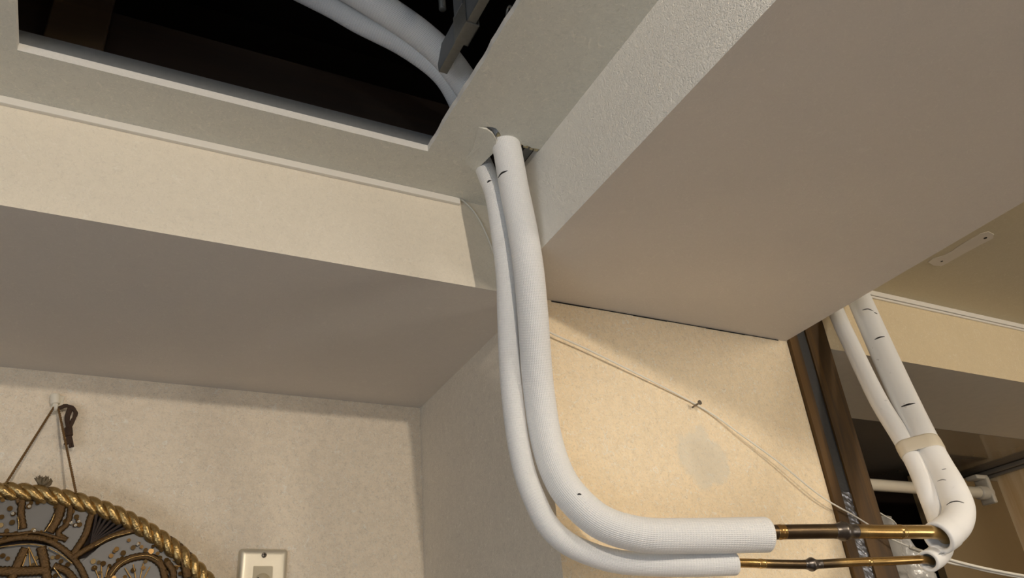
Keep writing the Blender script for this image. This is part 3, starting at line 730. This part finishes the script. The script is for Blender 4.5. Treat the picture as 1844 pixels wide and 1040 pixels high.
bands('embroidered_border', [([(172, 908), (162, 935), (154, 962), (130, 1000)], 12), ([(-50, 990), (0, 974), (45, 967), (85, 972), (118, 992), (142, 1018), (160, 1055)], 11),
      ([(130, 1004), (165, 983), (210, 962), (255, 954), (298, 966), (332, 990), (350, 1016), (350, 1060)], 11),
      ([(192, 1045), (212, 1017), (242, 1003), (270, 1002), (290, 1016), (298, 1045)], 13)], M['goldd'])
bands('embroidered_motif', [([(28, 902), (50, 895), (90, 897), (128, 905)], 13), ([(40, 898), (38, 925), (42, 952)], 12), ([(112, 902), (104, 930), (88, 958)], 17), ([(128, 908), (122, 940), (105, 960), (120, 972)], 10),
      ([(-10, 962), (30, 961), (62, 958), (100, 967), (120, 972)], 6), ([(18, 1050), (34, 1010), (46, 986)], 14), ([(74, 984), (80, 1010), (85, 1045)], 15), ([(-10, 1028), (40, 1028), (88, 1026)], 16),
      ([(96, 1018), (120, 1028), (140, 1052)], 12), ([(315, 985), (330, 1005), (338, 1040)], 16), ([(300, 1010), (312, 1030), (310, 1050)], 12)], M['goldd'], .0011)
# bright metal cords
bm = bmesh.new()
for px in ([(-30, 990), (10, 983), (52, 979), (78, 983)], [(88, 986), (110, 998), (130, 1014)], [(97, 1021), (108, 1036), (118, 1052)], [(198, 1037), (215, 1016), (240, 1003), (268, 1000), (284, 1008)], [(172, 982), (200, 967), (235, 958)], [(98, 925), (92, 940), (80, 957)], [(32, 930), (34, 942), (33, 952)]):
    bm = bmesh.new(); add_tube(bm, [hp(x, y, .0058) for x, y in px], .0008, seg=8, step=.004); fin('metal_cord', bm, M['gold'], hat)
# threads radiating in motifs
bm = bmesh.new()
for (cx_, cy_, tx, ty) in [(52, 985, 22, 1022), (52, 985, 38, 1026), (52, 985, 55, 1028), (52, 985, 70, 1024), (185, 1058, 170, 1020), (185, 1058, 182, 1015), (185, 1058, 195, 1020), (248, 1060, 225, 1022), (248, 1060, 240, 1016), (248, 1060, 258, 1014), (248, 1060, 270, 1020), (345, 1020, 312, 1008), (345, 1020, 310, 1018)]:
    bm = bmesh.new(); add_tube(bm, [hp(cx_, cy_, .0028), hp(tx, ty, .0028)], .0008, seg=6, step=.02); fin('gold_thread', bm, M['thread'], hat)
# pleated fan in the notch between panels
fan = [(178, 908), (190, 912), (202, 916), (214, 921), (226, 926), (238, 932), (250, 938), (262, 944)]
pleat_m = plain('pleat_brown_velvet', '2c1a0c', .7, sheen=.2)
for i, (x, y) in enumerate(fan):
    a, b = hp(163, 978, .002), hp(x, y, .002); bm = bmesh.new(); add_tube(bm, [a, b], lambda s, t: .0006 + .0013 * s / t, seg=8, step=.01); fin('pleat', bm, pleat_m, hat)
# sequins
bm = bmesh.new()
for (x, y) in [(5, 900), (3, 930), (12, 955), (22, 940), (18, 915), (28, 960), (8, 968), (24, 925), (52, 911), (60, 954), (100, 912), (147, 914), (130, 920), (118, 938), (135, 945), (143, 944), (138, 930), (140, 937), (100, 972), (112, 966), (14, 1005), (5, 1000), (95, 1003), (104, 1002), (110, 1010), (100, 1036), (170, 1022), (178, 1012), (186, 1014), (168, 1010), (200, 1000), (213, 1008), (206, 992), (222, 995), (197, 1018), (210, 988), (250, 978), (255, 984), (276, 983), (291, 990), (284, 996), (272, 992), (262, 990), (240, 1026), (258, 1022), (300, 1008), (322, 1002), (308, 998), (330, 1012), (300, 1030), (325, 1032), (318, 1022), (180, 1030), (205, 1040), (225, 1038), (65, 1004), (40, 1004), (-8, 915), (2, 945), (15, 890), (30, 888), (68, 905), (80, 903), (56, 905), (46, 960), (74, 958), (88, 968), (30, 1012), (60, 1016), (122, 1016), (128, 1034), (112, 1024), (232, 972), (240, 985), (318, 988), (326, 995), (332, 1025), (288, 1004), (262, 1010), (220, 1004)]:
    n = Vector((random.uniform(-.35, .35), -1, random.uniform(-.35, .35))); bm = bmesh.new(); add_disc(bm, hp(x, y, .0030), n, random.uniform(.0022, .0034), .0006, 14); fin('sequin', bm, M['seq'], hat, False)
bm = bmesh.new()
for (x, y) in [(53, 911), (62, 955), (142, 938), (128, 941), (136, 945), (248, 979), (23, 924)]:
    bm = bmesh.new(); add_tube(bm, [hp(x, y, .002), hp(x, y, .0045)], .0020, seg=14, step=1); fin('glass_bead', bm, M['bead'], hat)
# the same panels go on round the brim below the frame
for base in [c_ for c_ in list(hat.children) if c_.name.split('.')[0] in ('satin_panel', 'embroidered_border', 'embroidered_motif', 'pleat')]:
    for k_ in (1, 2, 3, 4):
        c_ = base.copy(); COL.objects.link(c_); c_.parent = hat; c_.rotation_euler = (0, -k_ * PI * 2 / 5, 0)
# tuft of feathers at the top edge
bm = bmesh.new()
for i in range(16):
    a = hp(78 + random.uniform(-8, 6), 876, .0); e = hp(62 + i * 2.1 + random.uniform(-4, 4), 858 + random.uniform(-4, 7), random.uniform(-.01, .01)); mid_ = (a + e) / 2 + Vector((random.uniform(-.003, .003), 0, 0))
    add_tube(bm, [a, mid_, e], lambda s, t: .0024 * math.sin(PI * min(.98, .12 + .86 * s / t)) + .0002, seg=6, step=.004)
fin('feather_tuft', bm, plain('grey_gold_feather', '8c7a5c', .7, var=.35, scale=200), hat)
# hanging cord
def cordpts(a, b, y0, y1): return [pl(a[0], a[1], 1, y0), pl(b[0], b[1], 1, y1)]
for a, b in (((97, 733), (12, 868)), ((105, 733), (137, 887))):
    P = resample(cordpts(a, b, D - .012, .352), .001); T, N = frames(P); bm = bmesh.new()
    for s in range(2):
        add_tube(bm, [p + (n * math.cos(i * .9 + s * PI) + t_.cross(n) * math.sin(i * .9 + s * PI)) * .0008 for i, (p, t_, n) in enumerate(zip(P, T, N))], .0010, seg=6, raw=True)
    fin('hanging_cord', bm, M['cord'], hat)
bm = bmesh.new()
def tp(x, y, o_=.012): return pl(x, y, 1, D - o_)
for k in range(5):
    j = lambda: random.uniform(-2.2, 2.2)
    add_tube(bm, [tp(104 + j(), 735 + j()), tp(118, 729 + j()), tp(130 + j(), 734 + j()), tp(137 + j(), 744), tp(131 + j(), 757 + j()), tp(124 + j(), 772)], .0019, seg=8)
for k in range(4): add_tube(bm, [tp(124 + k * 2, 734), tp(119 + k * 1.4, 752), tp(122 + k * .8, 772)], .0020, seg=8)
for k in range(7): add_tube(bm, [tp(124, 778), tp(121 + k * 1.2, 790, .014), tp(117 + k * 2.3, 802 + random.uniform(-4, 3), .013)], .0018, seg=6)
add_tube(bm, [tp(123, 771), tp(124, 783)], .0052, seg=16, step=.001)
fin('tassel', bm, plain('dark_brown_tassel', '4a301a', .7, var=.3, scale=400, bump=1), hat)['label'] = 'dark brown braided tassel beside the hook'
# hook
hk = pl(100, 736, 1, D); hk.z += 0
bm = bmesh.new(); top = pl(99, 712, 1, D - .006); bot = pl(100, 741, 1, D - .006)
add_tube(bm, [top, top.lerp(bot, .45)], .0062, seg=24, step=.002); add_tube(bm, [top.lerp(bot, .5), bot], .0038, seg=20, step=.002)
add_box(bm, (bot.x - .007, D - .003, bot.z - .001), (bot.x + .007, D, top.z + .002), .001)
add_tube(bm, [bot.lerp(top, .15), bot + Vector((0, -.010, .000)), bot + Vector((0, -.013, .006))], .0024, seg=12)
tag(fin('wall_hook', bm, plain('white_hook_plastic', 'f0e8d4', .4, var=.02)), 'small white plastic wall hook carrying the sombrero cord', 'hook')
